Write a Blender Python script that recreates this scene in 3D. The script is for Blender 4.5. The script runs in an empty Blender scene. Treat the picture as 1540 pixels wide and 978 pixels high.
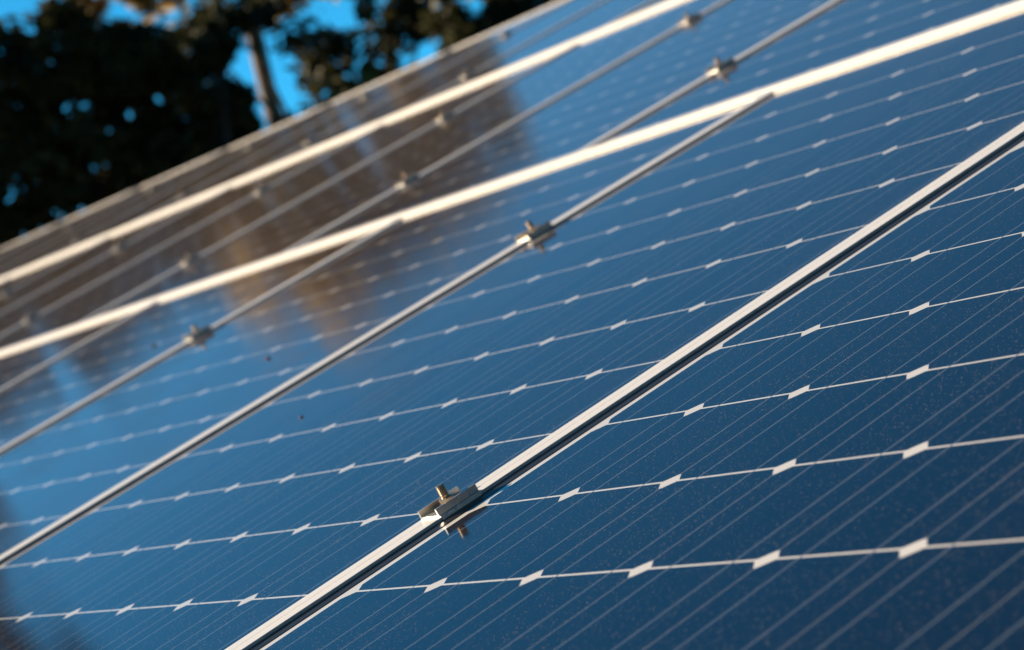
import bpy, bmesh, math, random
import numpy as np
from mathutils import Vector, Matrix

scene = bpy.context.scene
COL = scene.collection
rad = math.radians

# ------------------------------------------------------------------ camera
TILT = rad(15.0)                       # pitch of the roof
Z0 = 3.45                                # height of the array origin above the ground
ROT = (0.0, -TILT, 0.0)
RW = Matrix.Rotation(-TILT, 3, 'Y')      # plane axes (up the slope, along the roof, out of it) -> world

def world(a, t, n=0.0):
    return RW @ Vector((a, t, n)) + Vector((0, 0, Z0))

# camera axes in the axes of the roof plane
CAM_R = Vector((0.73624873, -0.50040766, -0.45555459))
CAM_D = Vector((-0.460698, 0.12245169, -0.87906936))
CAM_F = Vector((0.49567647, 0.85708679, -0.14038191))
CAM_P = Vector((-0.77641504, -1.72858972, 0.38809727))
cam_data = bpy.data.cameras.new('camera')
cam = bpy.data.objects.new('camera', cam_data)
COL.objects.link(cam)
r, u, b = RW @ CAM_R, -(RW @ CAM_D), -(RW @ CAM_F)
cam.matrix_world = Matrix(((r.x, u.x, b.x, 0), (r.y, u.y, b.y, 0), (r.z, u.z, b.z, 0), (0, 0, 0, 1)))
cam.location = world(*CAM_P)
cam_data.sensor_width = 36.0
cam_data.lens = 36.0 * 3922.97 / 1540.0
cam_data.clip_start = 0.05
cam_data.clip_end = 3000.0
cam_data.dof.use_dof = True
cam_data.dof.focus_distance = 1.93
cam_data.dof.aperture_fstop = 9.5
cam_data.dof.aperture_blades = 7
scene.camera = cam

# ------------------------------------------------------------------ light
SUN_DIR = (RW @ Vector((-0.537, 0.767, 0.355))).normalized()   # towards the sun
SUN_EL = math.asin(SUN_DIR.z)
SUN_AZ = math.atan2(SUN_DIR.x, SUN_DIR.y)                   # clockwise from +Y
w = bpy.data.worlds.new('World')
scene.world = w
w.use_nodes = True
nt = w.node_tree
bg = nt.nodes['Background']
sky = nt.nodes.new('ShaderNodeTexSky')
sky.sky_type = 'NISHITA'
sky.sun_disc = False
sky.sun_elevation = SUN_EL
sky.sun_rotation = SUN_AZ
sky.altitude = 200
sky.air_density = 1.0
sky.dust_density = 0.1
sky.ozone_density = 1.1
hs = nt.nodes.new('ShaderNodeHueSaturation')
hs.inputs['Saturation'].default_value = 1.35
nt.links.new(sky.outputs[0], hs.inputs['Color'])
gm = nt.nodes.new('ShaderNodeGamma')          # deep, polarised-looking blue of a clear evening
gm.inputs['Gamma'].default_value = 1.05
hs.inputs['Value'].default_value = 0.98
tint = nt.nodes.new('ShaderNodeMix'); tint.data_type = 'RGBA'; tint.blend_type = 'MULTIPLY'
tint.inputs['Factor'].default_value = 1.0
tint.inputs['B'].default_value = (0.125, 0.885, 1.24, 1)
nt.links.new(hs.outputs[0], tint.inputs['A'])
bw = nt.nodes.new('ShaderNodeRGBToBW')
nt.links.new(hs.outputs[0], bw.inputs[0])
pure = nt.nodes.new('ShaderNodeMix'); pure.data_type = 'RGBA'; pure.blend_type = 'MULTIPLY'
pure.inputs['Factor'].default_value = 1.0
pure.inputs['B'].default_value = (0.10, 0.93, 1.92, 1)
nt.links.new(bw.outputs[0], pure.inputs['A'])
blend = nt.nodes.new('ShaderNodeMix'); blend.data_type = 'RGBA'
blend.inputs['Factor'].default_value = 0.75
nt.links.new(tint.outputs['Result'], blend.inputs['A'])
nt.links.new(pure.outputs['Result'], blend.inputs['B'])
nt.links.new(blend.outputs['Result'], gm.inputs['Color'])
nt.links.new(gm.outputs[0], bg.inputs[0])
bg.inputs[1].default_value = 0.05
sun_data = bpy.data.lights.new('sun', 'SUN')
sun_data.energy = 5.0
sun_data.angle = rad(0.5)
sun_data.color = (1.0, 0.79, 0.55)
sun = bpy.data.objects.new('sun', sun_data)
COL.objects.link(sun)
sun.rotation_euler = SUN_DIR.to_track_quat('Z', 'Y').to_euler()
sun.location = (-20, 20, 30)

scene.view_settings.view_transform = 'Standard'
scene.view_settings.look = 'None'
scene.view_settings.exposure = 1.25
scene.view_settings.gamma = 1.0
scene.view_settings.use_curve_mapping = False
scene.render.engine = 'CYCLES'
scene.cycles.max_bounces = 6
scene.cycles.caustics_reflective = False

# ------------------------------------------------------------------ helpers
def in_frame(p, margin=0.0):
    """Is a point (plane axes) inside the photograph (0..1540 x 0..978)?"""
    d = Vector(p) - CAM_P
    z = d.dot(CAM_F)
    if z < 0.1:
        return False
    x = 770 + 3922.97 * d.dot(CAM_R) / z
    y = 489 + 3922.97 * d.dot(CAM_D) / z
    return -margin < x < 1540 + margin and -margin < y < 978 + margin

def tag(o, label=None, cat=None, group=None, kind=None):
    if label: o['label'] = label
    if cat: o['category'] = cat
    if group: o['group'] = group
    if kind: o['kind'] = kind
    return o

def empty(name, loc, rot=(0, 0, 0)):
    o = bpy.data.objects.new(name, None)
    o.empty_display_size = 0.05
    COL.objects.link(o)
    o.location = loc
    o.rotation_euler = rot
    return o

def link_mesh(name, me, mat=None, parent=None):
    o = bpy.data.objects.new(name, me)
    COL.objects.link(o)
    if mat: me.materials.append(mat)
    if parent: o.parent = parent
    return o

def from_bm(name, bm, mat=None, parent=None, smooth=False):
    bmesh.ops.recalc_face_normals(bm, faces=bm.faces)
    me = bpy.data.meshes.new(name)
    bm.to_mesh(me)
    bm.free()
    if smooth:
        for p in me.polygons: p.use_smooth = True
    return link_mesh(name, me, mat, parent)

def box(bm, x0, x1, y0, y1, z0, z1, bevel=0.0, segs=2):
    vs = [bm.verts.new((x, y, z)) for x in (x0, x1) for y in (y0, y1) for z in (z0, z1)]
    idx = [(0, 1, 3, 2), (4, 6, 7, 5), (0, 4, 5, 1), (2, 3, 7, 6), (0, 2, 6, 4), (1, 5, 7, 3)]
    fs = [bm.faces.new([vs[i] for i in f]) for f in idx]
    if bevel:
        es = list({e for f in fs for e in f.edges})
        bmesh.ops.bevel(bm, geom=es, offset=bevel, segments=segs, profile=0.5, affect='EDGES')

def prism(bm, prof, x0, x1):
    """extrude a closed (y, z) outline along x"""
    A = [bm.verts.new((x0, y, z)) for y, z in prof]
    B = [bm.verts.new((x1, y, z)) for y, z in prof]
    n = len(prof)
    for i in range(n):
        bm.faces.new((A[i], A[(i + 1) % n], B[(i + 1) % n], B[i]))
    bm.faces.new(A[::-1]); bm.faces.new(B)

def tube(bm, pts, radii, sides=8):
    rings = []
    for i, p in enumerate(pts):
        p = Vector(p)
        d = Vector(pts[min(i + 1, len(pts) - 1)]) - Vector(pts[max(i - 1, 0)])
        q = d.to_track_quat('Z', 'Y')
        rings.append([bm.verts.new(p + q @ Vector((radii[i] * math.cos(2 * math.pi * k / sides), radii[i] * math.sin(2 * math.pi * k / sides), 0))) for k in range(sides)])
    for A, B in zip(rings, rings[1:]):
        for k in range(sides):
            bm.faces.new((A[k], A[(k + 1) % sides], B[(k + 1) % sides], B[k]))
    bm.faces.new(rings[0][::-1]); bm.faces.new(rings[-1])

class Nodes:
    """small builder for node materials"""
    def __init__(self, name):
        self.m = bpy.data.materials.new(name)
        self.m.use_nodes = True
        self.t = self.m.node_tree
        self.p = self.t.nodes['Principled BSDF']
    def new(self, kind, **kw):
        n = self.t.nodes.new(kind)
        for k, v in kw.items(): setattr(n, k, v)
        return n
    def put(self, sock, v):
        if isinstance(v, bpy.types.NodeSocket): self.t.links.new(v, sock)
        else: sock.default_value = v
    def math(self, op, a, b=None, c=None):
        n = self.new('ShaderNodeMath', operation=op)
        self.put(n.inputs[0], a)
        if b is not None: self.put(n.inputs[1], b)
        if c is not None: self.put(n.inputs[2], c)
        return n.outputs[0]
    def mix(self, f, a, b):
        n = self.new('ShaderNodeMix', data_type='RGBA')
        self.put(n.inputs['Factor'], f)
        self.put(n.inputs['A'], a if isinstance(a, bpy.types.NodeSocket) else (*a, 1))
        self.put(n.inputs['B'], b if isinstance(b, bpy.types.NodeSocket) else (*b, 1))
        return n.outputs['Result']
    def lerp(self, f, a, b):
        n = self.new('ShaderNodeMix', data_type='FLOAT')
        self.put(n.inputs['Factor'], f); self.put(n.inputs['A'], a); self.put(n.inputs['B'], b)
        return n.outputs['Result']
    def noise(self, scale, detail=2.0, vec=None, rough=0.5):
        n = self.new('ShaderNodeTexNoise')
        n.inputs['Scale'].default_value = scale
        n.inputs['Detail'].default_value = detail
        n.inputs['Roughness'].default_value = rough
        if vec is None: vec = self.coord()
        self.t.links.new(vec, n.inputs['Vector'])
        return n.outputs['Fac']
    def coord(self):
        if not hasattr(self, 'tc'): self.tc = self.new('ShaderNodeTexCoord')
        return self.tc.outputs['Object']
    def ramp(self, f, lo, hi):
        n = self.new('ShaderNodeMapRange')
        n.clamp = True
        self.put(n.inputs['Value'], f)
        n.inputs['From Min'].default_value = lo; n.inputs['From Max'].default_value = hi
        return n.outputs[0]
    def bump(self, h, strength, dist):
        n = self.new('ShaderNodeBump')
        n.inputs['Strength'].default_value = strength; n.inputs['Distance'].default_value = dist
        self.t.links.new(h, n.inputs['Height'])
        return n.outputs[0]
    def set(self, **kw):
        for k, v in kw.items():
            s = self.p.inputs[k.replace('_', ' ')]
            if not isinstance(v, bpy.types.NodeSocket) and s.type == 'RGBA' and len(v) == 3: v = (*v, 1)
            self.put(s, v)
        return self

# ------------------------------------------------------------------ module dimensions (metres)
PA, PB = 0.1275, 0.130855               # cell pitch up the slope / along the roof
NA, NB = 12, 8
LA, LB = PA * NA, PB * NB
B_BOT, B_TOP, B_FAR, B_NEAR = 0.030, 0.010, 0.025, -0.0045
FW, FW_NEAR = 0.0165, 0.0149
LIP, DEPTH = 0.0038, 0.036
PITCH = LB + 0.05202
# outline in the axes of the cell field: x up the slope from the lowest cell edge, y along the roof from its near edge (0) to LB
X0, X1 = -B_BOT - FW, LA + B_TOP + FW
Y0, Y1 = -B_NEAR - FW_NEAR, LB + B_FAR + FW
XC, YC = (X0 + X1) / 2, (Y0 + Y1) / 2

# ------------------------------------------------------------------ materials
def mat_cells():
    k = Nodes('solar_cells')
    sep = k.new('ShaderNodeSeparateXYZ')
    k.t.links.new(k.coord(), sep.inputs[0])
    x = k.math('ADD', sep.outputs[0], XC); y = k.math('ADD', sep.outputs[1], YC)
    ix = k.math('DIVIDE', x, PA); iy = k.math('DIVIDE', y, PB)
    ax = k.math('MULTIPLY', k.math('ABSOLUTE', k.math('SUBTRACT', k.math('FRACT', ix), 0.5)), PA)
    ay = k.math('MULTIPLY', k.math('ABSOLUTE', k.math('SUBTRACT', k.math('FRACT', iy), 0.5)), PB)
    inx = k.math('MULTIPLY', k.math('GREATER_THAN', x, 0.0), k.math('LESS_THAN', x, LA))
    iny = k.math('MULTIPLY', k.math('GREATER_THAN', y, 0.0), k.math('LESS_THAN', y, LB))
    gB, gA, ch = 0.0023, 0.0009, 0.0095
    cell = k.math('MULTIPLY', k.math('LESS_THAN', ax, (PA - gB) / 2), k.math('LESS_THAN', ay, (PB - gA) / 2))
    cell = k.math('MULTIPLY', cell, k.math('LESS_THAN', k.math('ADD', ax, ay), (PA + PB - gA - gB) / 2 - ch))
    cell = k.math('MULTIPLY', cell, k.math('MULTIPLY', inx, iny))
    bus = k.math('LESS_THAN', k.math('ABSOLUTE', k.math('SUBTRACT', ay, PB / 4)), 0.00085)
    inx2 = k.math('MULTIPLY', k.math('GREATER_THAN', x, -0.012), k.math('LESS_THAN', x, LA + 0.004))
    bus = k.math('MULTIPLY', bus, k.math('MULTIPLY', inx2, iny))
    # every wafer a little different
    cmb = k.new('ShaderNodeCombineXYZ')
    k.put(cmb.inputs[0], k.math('FLOOR', ix)); k.put(cmb.inputs[1], k.math('FLOOR', iy))
    oi = k.new('ShaderNodeObjectInfo')
    k.put(cmb.inputs[2], k.math('MULTIPLY', oi.outputs['Random'], 37.0))
    wn = k.new('ShaderNodeTexWhiteNoise')
    k.t.links.new(cmb.outputs[0], wn.inputs['Vector'])
    cellcol = k.mix(wn.outputs['Value'], (0.0008, 0.0040, 0.0150), (0.0014, 0.0058, 0.0200))
    # hair-thin silver fingers across each wafer
    fin = k.math('LESS_THAN', k.math('ABSOLUTE', k.math('SUBTRACT', k.math('FRACT', k.math('DIVIDE', x, 0.0022)), 0.5)), 0.035)
    cellcol = k.mix(fin, cellcol, (0.012, 0.016, 0.026))
    seam = k.math('MULTIPLY', k.math('GREATER_THAN', ay, (PB - gA) / 2), k.math('LESS_THAN', ax, PA / 2 - 0.0085))
    seam = k.math('MULTIPLY', seam, k.math('MULTIPLY', k.math('GREATER_THAN', y, 0.004), k.math('LESS_THAN', y, LB - 0.004)))
    back = k.mix(seam, (0.74, 0.72, 0.68), (0.24, 0.24, 0.25))
    col = k.mix(cell, back, cellcol)
    col = k.mix(bus, col, k.mix(cell, (0.20, 0.20, 0.21), (0.15, 0.17, 0.20)))
    # dust: specks and a thin film
    sp = k.new('ShaderNodeTexVoronoi')
    sp.inputs['Scale'].default_value = 800.0
    k.t.links.new(k.coord(), sp.inputs['Vector'])
    spsep = k.new('ShaderNodeSeparateColor'); k.t.links.new(sp.outputs['Color'], spsep.inputs[0])
    spk = k.math('LESS_THAN', sp.outputs['Distance'], k.math('MULTIPLY', k.math('POWER', spsep.outputs[0], 6.0), 0.42))
    cloud = k.ramp(k.noise(6.0, 4.0), 0.35, 0.75)
    fine = k.ramp(k.noise(520.0, 3.0), 0.50, 0.74)
    mp = k.new('ShaderNodeMapping'); mp.inputs['Scale'].default_value = (1.2, 38.0, 1.0)
    k.t.links.new(k.coord(), mp.inputs['Vector'])
    streak = k.ramp(k.noise(1.0, 4.0, mp.outputs[0]), 0.52, 0.80)
    dust = k.math('ADD', k.math('MULTIPLY', spk, k.lerp(cloud, 0.30, 0.75)), k.math('MULTIPLY', fine, k.lerp(cloud, 0.012, 0.06)))
    dust = k.math('ADD', dust, k.math('MULTIPLY_ADD', streak, 0.012, 0.002))
    col = k.mix(dust, col, (0.36, 0.31, 0.26))
    k.set(Base_Color=col, Roughness=0.55, Metallic=k.math('MULTIPLY', bus, 0.3), Specular_IOR_Level=0.0,
          Coat_Weight=k.math('SUBTRACT', 1.0, k.math('MULTIPLY', spk, 0.7)), Coat_IOR=1.42,
          Coat_Roughness=k.lerp(cloud, 0.07, 0.12),
          Sheen_Weight=0.22, Sheen_Roughness=0.168, Sheen_Tint=(1.0, 0.58, 0.26))
    k.put(k.p.inputs['Coat Normal'], k.bump(k.noise(160.0, 2.0), 0.03, 0.0006))
    return k.m

def mat_alu(name, base, rough, metal=0.65, dirt=0.25):
    k = Nodes(name)
    n = k.ramp(k.noise(14.0, 5.0), 0.45, 0.8)
    st = k.ramp(k.noise(220.0, 3.0), 0.55, 0.8)
    d = k.math('MULTIPLY', k.math('ADD', k.math('MULTIPLY', n, 0.5), st), dirt)
    k.set(Base_Color=k.mix(d, base, (0.30, 0.25, 0.20)), Metallic=metal,
          Roughness=k.math('ADD', rough, k.math('MULTIPLY', n, 0.12)))
    return k.m

def mat_plain(name, base, var, scale, rough=0.8):
    k = Nodes(name)
    n = k.noise(scale, 5.0)
    k.set(Base_Color=k.mix(k.ramp(n, 0.3, 0.7), base, var), Roughness=rough)
    return k.m

def mat_leaf(name, a, c, trans=0.25, gain=1.2):
    k = Nodes(name)
    n = k.ramp(k.noise(0.9, 3.0), 0.35, 0.65)
    f = k.noise(14.0, 1.0)
    k.set(Base_Color=k.mix(k.math('MULTIPLY', k.math('ADD', n, f), 0.6), a, c), Roughness=0.6, Specular_IOR_Level=0.3)
    tr = k.new('ShaderNodeBsdfTranslucent')
    tr.inputs['Color'].default_value = (*[v * gain for v in c], 1)
    ms = k.new('ShaderNodeMixShader'); ms.inputs[0].default_value = trans
    out = k.t.nodes['Material Output']
    k.t.links.new(k.p.outputs[0], ms.inputs[1]); k.t.links.new(tr.outputs[0], ms.inputs[2])
    k.t.links.new(ms.outputs[0], out.inputs[0])
    return k.m

M_CELL = mat_cells()
M_FRAME = mat_alu('anodised_frame', (0.84, 0.82, 0.78), 0.30, 0.0, 0.15)
M_CLAMP = mat_alu('clamp_aluminium', (0.58, 0.56, 0.52), 0.22, 0.6)
M_STEEL = mat_alu('bolt_steel', (0.50, 0.40, 0.28), 0.30, 0.9)
M_SEAL_SHADE = mat_plain('edge_seal_shade', (0.02, 0.02, 0.022), (0.03, 0.03, 0.032), 60.0, 0.35)  # bead colour, also the painted shade of its wide far strip
M_ROOF = mat_plain('roof_sheet', (0.16, 0.15, 0.15), (0.22, 0.20, 0.19), 3.0, 0.6)
M_WALL = mat_plain('render_wall', (0.55, 0.50, 0.43), (0.48, 0.44, 0.38), 2.0, 0.9)
M_GRASS = mat_plain('grass', (0.045, 0.06, 0.02), (0.09, 0.085, 0.035), 0.4, 0.95)
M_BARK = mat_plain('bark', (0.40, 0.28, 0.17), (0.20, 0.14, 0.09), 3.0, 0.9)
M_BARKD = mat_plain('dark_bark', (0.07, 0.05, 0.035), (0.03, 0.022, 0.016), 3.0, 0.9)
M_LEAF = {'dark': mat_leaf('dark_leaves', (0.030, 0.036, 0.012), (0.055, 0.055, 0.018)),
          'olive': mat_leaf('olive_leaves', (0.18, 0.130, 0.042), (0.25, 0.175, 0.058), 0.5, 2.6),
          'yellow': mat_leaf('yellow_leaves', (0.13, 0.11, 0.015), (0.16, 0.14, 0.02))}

# ------------------------------------------------------------------ ground and house
gs = 400
me = bpy.data.meshes.new('ground')
N = 24
vs = [(-gs + 2 * gs * i / N, -gs + 2 * gs * j / N, 0.0) for i in range(N + 1) for j in range(N + 1)]
fs = [(i * (N + 1) + j, (i + 1) * (N + 1) + j, (i + 1) * (N + 1) + j + 1, i * (N + 1) + j + 1) for i in range(N) for j in range(N)]
me.from_pydata(vs, [], fs)
tag(link_mesh('ground', me, M_GRASS), kind='structure')

RA0, RA1, RT0, RT1, RN = -0.45, 5.05, -2.6, 15.5, -0.115
house = empty('house', (world(RA1, 6.0).x, 6.0, 0.0))
tag(house, 'house with a pitched metal roof that carries the whole array of solar panels', 'house')
hx, hy = house.location.x, house.location.y
ct, st_ = math.cos(TILT), math.sin(TILT)
ridge = world(RA1, 0, RN); eave = world(RA0, 0, RN)
bm = bmesh.new()                                     # corrugated sheet on both slopes
nrib = 230
for side in (1, -1):
    prev = None
    for i in range(nrib + 1):
        t = RT0 + (RT1 - RT0) * i / nrib
        h = 0.009 * math.sin(i * math.pi / 2)
        pe = Vector((eave.x - hx if side == 1 else ridge.x - eave.x, t - hy, eave.z + h))
        pr = Vector((ridge.x - hx, t - hy, ridge.z + h))
        cur = (bm.verts.new(pe), bm.verts.new(pr))
        if prev: bm.faces.new((prev[0], cur[0], cur[1], prev[1]))
        prev = cur
ro = from_bm('roof', bm, M_ROOF, house)
bm = bmesh.new()
wx = ridge.x - eave.x - 0.35
zt = eave.z + 0.35 * st_ / ct - 0.05
T0, T1 = RT0 + 0.3 - hy, RT1 - 0.3 - hy
for tt, sgn in ((T0, 1), (T1, -1)):                  # gable walls with thickness
    out = [(-wx, 0), (wx, 0), (wx, zt), (0, ridge.z - 0.06), (-wx, zt)]
    A = [bm.verts.new((x_, tt, z_)) for x_, z_ in out]; B = [bm.verts.new((x_, tt + 0.2 * sgn, z_)) for x_, z_ in out]
    for i in range(5): bm.faces.new((A[i], A[(i + 1) % 5], B[(i + 1) % 5], B[i]))
    bm.faces.new(A); bm.faces.new(B)
box(bm, -wx, -wx + 0.2, T0 + 0.2, T1 - 0.2, 0, zt)
box(bm, wx - 0.2, wx, T0 + 0.2, T1 - 0.2, 0, zt)
from_bm('wall', bm, M_WALL, house)
bm = bmesh.new()
gx = eave.x - hx
prof = [(gx - 0.10, 0.0), (gx - 0.10, -0.09), (gx + 0.0, -0.09), (gx + 0.0, -0.02), (gx - 0.006, -0.02), (gx - 0.006, -0.084), (gx - 0.094, -0.084), (gx - 0.094, 0.0)]
A = [bm.verts.new((x_, RT0 - hy, eave.z - 0.02 + z_)) for x_, z_ in prof]
B = [bm.verts.new((x_, RT1 - hy, eave.z - 0.02 + z_)) for x_, z_ in prof]
for i in range(len(prof)): bm.faces.new((A[i], A[(i + 1) % 8], B[(i + 1) % 8], B[i]))
bm.faces.new(A[::-1]); bm.faces.new(B)
from_bm('gutter', bm, M_FRAME, house)

# ------------------------------------------------------------------ solar panels
def frame_mesh():
    """mitred frame: each rail is a prism with slanted ends and a small bevel at the top edges"""
    bm = bmesh.new()
    x0, x1, y0, y1 = X0 - XC, X1 - XC, Y0 - YC, Y1 - YC
    ix0, ix1, iy0, iy1 = x0 + FW, x1 - FW, y0 + FW_NEAR, y1 - FW
    zt, zb, e = LIP, -DEPTH, 0.00025
    def ring(o, z): return [bm.verts.new(p + (z,)) for p in ((x0 + o, y0 + o), (x1 - o, y0 + o), (x1 - o, y1 - o), (x0 + o, y1 - o))]
    def iring(o, z): return [bm.verts.new(p + (z,)) for p in ((ix0 - o, iy0 - o), (ix1 + o, iy0 - o), (ix1 + o, iy1 + o), (ix0 - o, iy1 + o))]
    rs = [ring(0, zb), ring(0, zt - 0.00004), ring(0.00004, zt), iring(e, zt), iring(0, zt - e), iring(0, zb)]
    for A, B in zip(rs, rs[1:] + rs[:1]):
        for i in range(4):
            bm.faces.new((A[i], A[(i + 1) % 4], B[(i + 1) % 4], B[i]))
    return bm

def sheet_mesh():
    bm = bmesh.new()
    x0, x1, y0, y1 = X0 - XC + FW, X1 - XC - FW, Y0 - YC + FW_NEAR, Y1 - YC - FW
    box(bm, x0 - 0.004, x1 + 0.004, y0 - 0.004, y1 + 0.004, -0.0045, 0.0)
    return bm

def seal_shade_mesh():
    """sealant bead on the glass edge, plus a dark far-side strip standing in for shade"""
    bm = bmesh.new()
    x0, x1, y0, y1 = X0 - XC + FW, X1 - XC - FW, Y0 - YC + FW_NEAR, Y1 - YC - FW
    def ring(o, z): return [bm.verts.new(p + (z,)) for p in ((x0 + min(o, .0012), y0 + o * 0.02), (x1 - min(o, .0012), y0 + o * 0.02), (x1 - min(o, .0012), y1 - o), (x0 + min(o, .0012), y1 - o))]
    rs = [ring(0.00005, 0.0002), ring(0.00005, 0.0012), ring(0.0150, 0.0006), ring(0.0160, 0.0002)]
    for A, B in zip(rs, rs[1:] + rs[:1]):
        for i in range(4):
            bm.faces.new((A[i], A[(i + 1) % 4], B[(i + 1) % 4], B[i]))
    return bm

ORD = ['first', 'second', 'third', 'fourth', 'fifth', 'sixth', 'seventh', 'eighth', 'ninth', 'tenth', 'eleventh', 'twelfth', 'thirteenth']
# rows: name, lowest cell edge, near cell-field edges (along the roof), rails
def field(bleft): return -bleft / 1000.0 - LB        # b of the left cell edge (mm) -> t of the near cell edge
ROWS = [('lower', -0.1300, lambda k: field(0.0 if k == 0 else -1098.86 * k - 1.0), range(0, 7), (0.1240, 0.976)),
        ('middle', 1.4930, lambda k: field(-1662.0 - 1098.86 * k), range(-1, 11), (1.782, 2.583)),
        ('upper', 3.1950, lambda k: field(-601.0 - 1098.86 * k), range(0, 14), (3.400, 4.297))]
panel0 = None
PANELS = {}
for name, a0, fn, ks, rails in ROWS:
    seen = 0
    for k in ks:
        t0 = fn(k)
        vis = any(in_frame((a0 + X0 + (X1 - X0) * i / 24, t0 + Y0 + (Y1 - Y0) * j / 24, LIP)) for i in range(25) for j in range(25))
        if not vis: continue
        loc = world(a0 + XC, t0 + YC, 0.0)
        if panel0 is None:
            rt = empty('solar_panel', loc, ROT)
            fr = from_bm('frame', frame_mesh(), M_FRAME, rt)
            sh = from_bm('cell_sheet', sheet_mesh(), M_CELL, rt)
            se = from_bm('edge_seal_shade', seal_shade_mesh(), M_SEAL_SHADE, rt)
            panel0 = (rt, fr, sh, se)
        else:
            rt = panel0[0].copy(); COL.objects.link(rt)
            rt.location = loc
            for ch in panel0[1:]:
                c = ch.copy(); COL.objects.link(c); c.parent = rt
        seen += 1
        PANELS[(name, k)] = seen
        if name == 'lower':
            lab = ['dark blue solar panel nearest the camera, filling the lower right corner',
                   'large blue solar panel between the sharp front clamp and the second seam',
                   'third solar panel from the front in the lowest row, streaked with brown tree reflection',
                   'fourth solar panel from the front in the lowest row, at the left edge'][min(seen - 1, 3)]
            if seen > 4: lab = '%s solar panel from the front in the lowest row, barely in view' % ORD[seen - 1]
        else:
            lab = 'solar panel, %s from the right in the %s row' % (ORD[seen - 1], name)
        tag(rt, lab, 'solar panel', 'solar panels of the roof array')

# ------------------------------------------------------------------ clamps
def clamp_meshes():
    """open U-channel across the seam, hex nut, threaded bolt. x up the slope, y along the roof, z out of it; z = 0 on the frames"""
    ch = bmesh.new()
    L, W2, H, T = 0.0202, 0.0151, 0.0071, 0.0020
    # floor, far wall with a small inward lip, near wall with a chamfered foot hooked over the frame edge
    prof = [(-W2, H), (-W2 + T, H), (-W2 + T, T), (W2 - T, T), (W2 - T, H), (W2, H), (W2, 0.0002),
            (-0.0168, 0.0002), (-0.0168, -0.0032), (-0.0177, -0.0032), (-0.0172, 0.0008), (-W2 - 0.0002, 0.0013)]
    prism(ch, prof, -L, L)
    nut = bmesh.new()
    z0, z1, rn = T, T + 0.0060, 0.0066
    A = [nut.verts.new((rn * math.cos(i * math.pi / 3), rn * math.sin(i * math.pi / 3), z0)) for i in range(6)]
    B = [nut.verts.new((rn * math.cos(i * math.pi / 3), rn * math.sin(i * math.pi / 3), z1 - 0.0008)) for i in range(6)]
    Cc = [nut.verts.new((0.86 * rn * math.cos(i * math.pi / 3), 0.86 * rn * math.sin(i * math.pi / 3), z1)) for i in range(6)]
    for i in range(6):
        nut.faces.new((A[i], A[(i + 1) % 6], B[(i + 1) % 6], B[i]))
        nut.faces.new((B[i], B[(i + 1) % 6], Cc[(i + 1) % 6], Cc[i]))
    nut.faces.new(A[::-1]); nut.faces.new(Cc)
    bolt = bmesh.new()
    ro_, ri, pitch, top, bot, n = 0.0037, 0.0028, 0.0018, 0.0185, -0.02, 20
    zs, rr = [bot], [ri]
    z = 0.002
    zs.append(z); rr.append(ri)
    while z < top - 0.0012:
        zs += [z + pitch * 0.38, z + pitch * 0.55, z + pitch]; rr += [ro_, ro_, ri]; z += pitch
    zs += [top - 0.0004, top]; rr += [ro_ * 0.98, ro_ * 0.84]
    rings = [[bolt.verts.new((q * math.cos(2 * math.pi * i / n), q * math.sin(2 * math.pi * i / n), zz + 0.0006 * math.sin(2 * math.pi * i / n) * (0.003 < zz < top - 0.001))) for i in range(n)] for zz, q in zip(zs, rr)]
    for A, B in zip(rings, rings[1:]):
        for i in range(n): bolt.faces.new((A[i], A[(i + 1) % n], B[(i + 1) % n], B[i]))
    bolt.faces.new(rings[-1])
    return ch, nut, bolt

clamp0 = None
random.seed(4)
for name, a0, fn, ks, rails in ROWS:
    for ri, ra in enumerate(rails):
        seen = 0
        for k in list(ks)[1:]:
            t = fn(k - 1) + LB + 0.0416                     # middle of the seam between panel k-1 and panel k
            if not in_frame((ra, t, 0.01), 6): continue
            if (name, k) not in PANELS and (name, k - 1) not in PANELS: continue
            loc = world(ra, t, LIP)
            if clamp0 is None:
                rt = empty('panel_clamp', loc, ROT)
                ch, nut, bolt = clamp_meshes()
                c1 = from_bm('channel', ch, M_CLAMP, rt)
                c2 = from_bm('nut', nut, M_STEEL, rt)
                c3 = from_bm('bolt', bolt, M_STEEL, rt)
                clamp0 = (rt, c1, c2, c3)
            else:
                rt = clamp0[0].copy(); COL.objects.link(rt)
                rt.location = loc
                for c in clamp0[1:]:
                    d = c.copy(); COL.objects.link(d); d.parent = rt
                    if c.name.startswith(('nut', 'bolt')): d.rotation_euler = (0, 0, random.uniform(-1, 1))
            seen += 1
            if name == 'lower':
                lab = 'sharp panel clamp in the foreground with upright threaded bolt and nut' if ri == 0 else \
                      ['panel clamp on the second seam of the lower row, slightly blurred, near the centre',
                       'blurred panel clamp on the third seam of the lower row, towards the left edge'][min(seen - 1, 1)]
            else:
                lab = 'blurred clamp, %s from the right on the %s rail of the %s row' % (ORD[seen - 1], ('lower', 'upper')[ri], name)
            tag(rt, lab, 'clamp', 'mid clamps between the panels')

# ------------------------------------------------------------------ specks of dirt lying on the glass
def speck(name, a, t, s, col, label):
    bm = bmesh.new()
    bmesh.ops.create_icosphere(bm, subdivisions=2, radius=s)
    rnd = random.Random(int(a * 1e4))
    for v in bm.verts:
        v.co *= rnd.uniform(0.7, 1.25)
        v.co.z = v.co.z * 0.45 + s * 0.4
    o = from_bm(name, bm, mat_plain(name, col, tuple(c * 0.6 for c in col), 300.0), None, True)
    o.location = world(a, t, 0.0); o.rotation_euler = ROT
    tag(o, label, 'debris')

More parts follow.
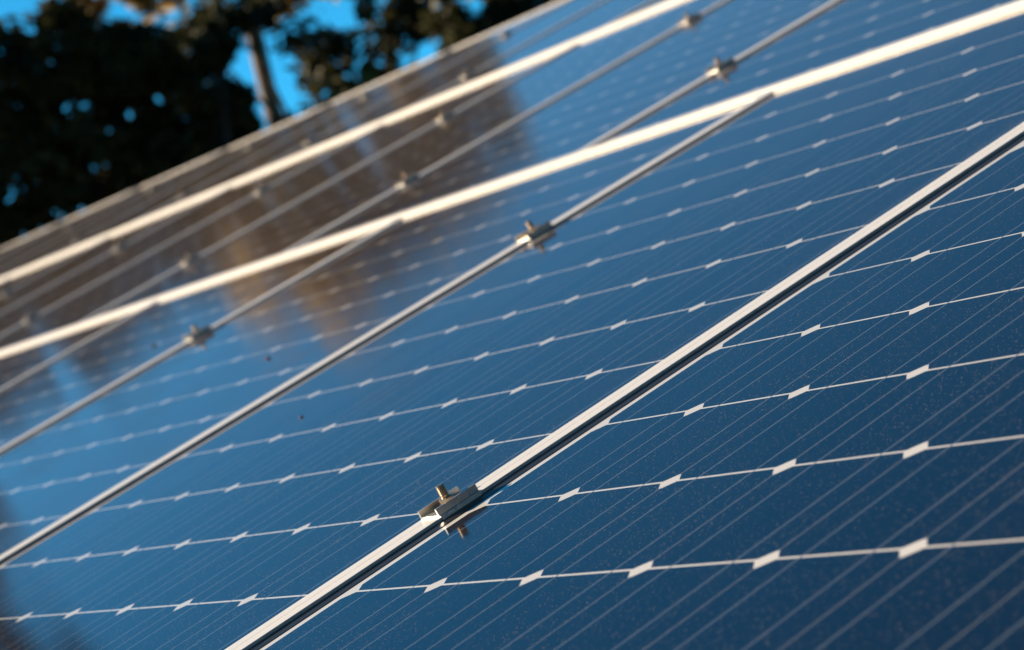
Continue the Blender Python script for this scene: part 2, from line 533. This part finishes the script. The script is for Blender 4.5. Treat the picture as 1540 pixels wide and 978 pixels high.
speck('dry_leaf_bit', 0.7193, 1.4898, 0.0035, (0.16, 0.06, 0.03), 'small reddish brown crumb lying on the blue glass of the third panel')
speck('dry_leaf_bit', 1.0070, 2.4988, 0.0045, (0.04, 0.04, 0.04), 'small dark crumb on the pale blue glass beside the left clamp')
speck('dry_leaf_bit', 0.4331, 0.8695, 0.0022, (0.20, 0.08, 0.05), 'tiny reddish crumb below the second seam of the lower row')

# ------------------------------------------------------------------ trees
CAMW = world(*CAM_P)
SIGHT = RW @ Matrix.Rotation(rad(31.747), 3, 'Y')      # bearings below were taken with the camera held level; it was rolled
def sph(az, el, d):
    a, e = rad(az), rad(el)
    v = SIGHT @ Vector((math.sin(a) * math.cos(e), math.cos(a) * math.cos(e), math.sin(e)))
    return np.array(CAMW + d * v)

def leaf_cloud(rng, clumps, leaf, loose=0.15):
    """clumps: list of (centre, radii, leaves). Leaves gather in twig-sized tufts so that the crown has holes and an uneven edge"""
    P = []
    for c, rr, n in clumps:
        nt_ = max(6, n // 55)
        v = rng.normal(size=(nt_, 3)); v /= np.linalg.norm(v, axis=1)[:, None]
        tc = v * (rng.uniform(0.25, 1.0, nt_) ** 0.5)[:, None] * rr
        per = 55
        off = rng.normal(size=(nt_, per, 3)) * (np.mean(rr) * loose)
        off[:, :, 2] *= 0.8
        P.append((c + tc[:, None, :] + off).reshape(-1, 3))
    P = np.concatenate(P)
    n = len(P)
    d = rng.normal(size=(n, 3)); d[:, 2] -= 0.3; d /= np.linalg.norm(d, axis=1)[:, None]
    s = np.cross(d, rng.normal(size=(n, 3))); s /= np.linalg.norm(s, axis=1)[:, None]
    ln = leaf * rng.uniform(0.6, 1.3, n)[:, None]
    wd = ln * 0.36
    V = np.stack([P - d * ln, P + s * wd, P + d * ln, P - s * wd], 1).reshape(-1, 3)
    return V

def tree(name, base, clumps, kind, bark, label, cat='tree', leaf=0.11, seed=0, trunk_r=0.22, lean=0.3, fork_f=0.82, loose=0.15, reach=0.75, group='trees behind the house'):
    rng = np.random.default_rng(seed)
    base = np.array(base, float)
    root = empty(name, Vector(base))
    tag(root, label, cat, group)
    cs = [(np.array(c) - base, np.array(r_), n) for c, r_, n in clumps]
    top = max(cs, key=lambda q: q[0][2])[0]
    mean = np.mean([q[0] for q in cs], 0)
    zf = min(q[0][2] for q in cs)
    bm = bmesh.new()
    fork = np.array([mean[0] * reach, mean[1] * reach, max(1.2, zf * fork_f)])
    mid = fork * 0.5 + np.array([lean * rng.uniform(-1, 1), lean * rng.uniform(-1, 1), 0])
    tube(bm, [(0, 0, -0.1), tuple(mid * 0.5 + np.array([0.05, 0, 0])), tuple(mid), tuple(fork), tuple(fork * 0.25 + (top if reach > 0.3 else fork + np.array([0, 0, 2.0])) * 0.75)],
         [trunk_r * 1.25, trunk_r, trunk_r * 0.85, trunk_r * 0.7, trunk_r * 0.2], 10)
    for c, rr, n in cs:                                    # a limb into every clump, with twigs
        s0 = fork + (mid - fork) * rng.uniform(0, 0.25)
        m = s0 * 0.45 + c * 0.55 + rng.normal(size=3) * 0.12 * np.linalg.norm(c - s0) * 0.5
        tube(bm, [tuple(s0), tuple(m), tuple(c)], [trunk_r * 0.45, trunk_r * 0.28, trunk_r * 0.08], 6)
        for _ in range(5):
            v = rng.normal(size=3); v /= np.linalg.norm(v)
            e = c + v * rr * 0.85
            tube(bm, [tuple(m * 0.3 + c * 0.7), tuple((c + e) / 2 + rng.normal(size=3) * 0.05), tuple(e)], [trunk_r * 0.12, trunk_r * 0.07, 0.008], 5)
    from_bm('trunk', bm, bark, root, True)
    V = leaf_cloud(rng, cs, leaf, loose)
    n = len(V) // 4
    me = bpy.data.meshes.new('crown')
    me.vertices.add(len(V)); me.vertices.foreach_set('co', V.astype(np.float32).ravel())
    me.loops.add(4 * n); me.loops.foreach_set('vertex_index', np.arange(4 * n, dtype=np.int32))
    me.polygons.add(n); me.polygons.foreach_set('loop_start', np.arange(0, 4 * n, 4, dtype=np.int32))
    me.update(calc_edges=True)
    link_mesh('crown', me, M_LEAF[kind], root)

def clumps_at(spec, d, dens=1.0):
    out = []
    for az, el, ra_, re in spec:
        c = sph(az, el, d)
        k = d * math.pi / 180
        rr = (ra_ * k, ra_ * k, re * k)
        out.append((c, rr, int(dens * 900 * ra_ * k * re * k) + 200))
    return out

def ground_at(az, d):
    p = sph(az, 9, d)
    return (p[0], p[1], 0.0)

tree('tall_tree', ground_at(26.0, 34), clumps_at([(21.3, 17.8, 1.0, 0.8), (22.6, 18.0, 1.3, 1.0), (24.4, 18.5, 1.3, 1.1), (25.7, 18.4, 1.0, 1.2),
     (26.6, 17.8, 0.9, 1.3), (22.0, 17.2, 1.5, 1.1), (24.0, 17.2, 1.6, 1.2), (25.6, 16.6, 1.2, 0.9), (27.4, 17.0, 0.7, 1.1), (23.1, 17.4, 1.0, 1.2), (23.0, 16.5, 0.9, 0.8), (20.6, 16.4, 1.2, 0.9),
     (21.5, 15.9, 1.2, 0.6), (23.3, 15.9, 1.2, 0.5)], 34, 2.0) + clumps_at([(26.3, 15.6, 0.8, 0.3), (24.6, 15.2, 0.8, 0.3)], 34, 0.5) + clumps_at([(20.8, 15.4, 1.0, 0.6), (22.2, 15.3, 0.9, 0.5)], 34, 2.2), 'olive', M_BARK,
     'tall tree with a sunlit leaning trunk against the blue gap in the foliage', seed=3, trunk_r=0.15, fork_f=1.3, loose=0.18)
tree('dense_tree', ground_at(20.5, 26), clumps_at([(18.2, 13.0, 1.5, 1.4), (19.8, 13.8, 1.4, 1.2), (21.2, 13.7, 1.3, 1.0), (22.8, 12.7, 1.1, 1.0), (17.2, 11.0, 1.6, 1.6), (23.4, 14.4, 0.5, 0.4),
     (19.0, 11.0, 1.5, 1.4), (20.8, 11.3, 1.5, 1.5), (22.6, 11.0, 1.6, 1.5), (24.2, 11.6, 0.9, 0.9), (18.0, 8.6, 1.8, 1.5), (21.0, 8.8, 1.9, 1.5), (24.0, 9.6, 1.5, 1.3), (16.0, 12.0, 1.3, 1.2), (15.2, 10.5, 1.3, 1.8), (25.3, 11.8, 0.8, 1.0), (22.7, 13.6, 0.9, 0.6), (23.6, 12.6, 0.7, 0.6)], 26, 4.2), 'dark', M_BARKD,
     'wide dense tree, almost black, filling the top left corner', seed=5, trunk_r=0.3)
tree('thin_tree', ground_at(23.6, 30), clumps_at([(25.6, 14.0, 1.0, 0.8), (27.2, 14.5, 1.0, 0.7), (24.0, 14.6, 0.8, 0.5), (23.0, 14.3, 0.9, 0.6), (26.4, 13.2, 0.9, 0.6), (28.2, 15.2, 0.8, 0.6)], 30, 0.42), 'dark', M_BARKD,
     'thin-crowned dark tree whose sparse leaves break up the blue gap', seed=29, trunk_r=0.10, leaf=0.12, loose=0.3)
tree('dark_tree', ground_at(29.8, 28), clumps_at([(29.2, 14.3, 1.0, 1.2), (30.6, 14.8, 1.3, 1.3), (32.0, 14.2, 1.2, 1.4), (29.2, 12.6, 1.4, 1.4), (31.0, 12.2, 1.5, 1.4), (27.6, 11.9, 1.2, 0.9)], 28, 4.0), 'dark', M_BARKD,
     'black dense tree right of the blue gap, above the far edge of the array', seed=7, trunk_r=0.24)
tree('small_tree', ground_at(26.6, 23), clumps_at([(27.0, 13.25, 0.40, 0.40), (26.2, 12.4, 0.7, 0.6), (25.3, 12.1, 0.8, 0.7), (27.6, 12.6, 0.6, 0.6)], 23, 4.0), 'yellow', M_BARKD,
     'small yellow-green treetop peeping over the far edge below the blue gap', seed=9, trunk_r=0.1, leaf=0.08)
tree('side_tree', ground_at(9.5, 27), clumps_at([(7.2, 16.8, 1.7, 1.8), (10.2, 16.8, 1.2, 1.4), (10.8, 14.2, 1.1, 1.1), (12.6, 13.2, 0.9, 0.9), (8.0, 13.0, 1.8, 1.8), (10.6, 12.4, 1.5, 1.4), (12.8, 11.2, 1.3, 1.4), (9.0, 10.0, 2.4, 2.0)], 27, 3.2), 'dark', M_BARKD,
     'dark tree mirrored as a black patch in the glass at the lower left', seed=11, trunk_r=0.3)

# the wood round the house; its unseen part is shaped to cut sky light
rng = np.random.default_rng(21)
cl = []
for i in range(150):
    az = 360.0 * i / 150 + rng.uniform(-1, 1)
    rel = (az + 180) % 360 - 180
    top = 38.0 if abs(rel) > 75 else 9.5  # raised out of view behind the camera to dim the sky fill
    if -100 < rel < -22: top = 4.0                    # low towards the evening sun
    if -22 <= rel < 3: top = 9.0
    if 3 <= rel < 75: top = 2.5
    d = rng.uniform(46, 58)
    low = 3 <= rel < 75
    for el in ((1.2, 3.2) if low else np.arange(2.0, top, 3.2)):
        ee = rad(el + rng.uniform(-0.8, 0.8))
        cl.append((np.array([CAMW.x + d * math.sin(rad(az)) * math.cos(ee), CAMW.y + d * math.cos(rad(az)) * math.cos(ee), CAMW.z + d * math.sin(ee)]), (2.4, 2.4, 1.2 if low else 1.9), 330))
V = leaf_cloud(rng, cl, 0.5)
n = len(V) // 4
me = bpy.data.meshes.new('woodland')
me.vertices.add(len(V)); me.vertices.foreach_set('co', V.astype(np.float32).ravel())
me.loops.add(4 * n); me.loops.foreach_set('vertex_index', np.arange(4 * n, dtype=np.int32))
me.polygons.add(n); me.polygons.foreach_set('loop_start', np.arange(0, 4 * n, 4, dtype=np.int32))
me.update(calc_edges=True)
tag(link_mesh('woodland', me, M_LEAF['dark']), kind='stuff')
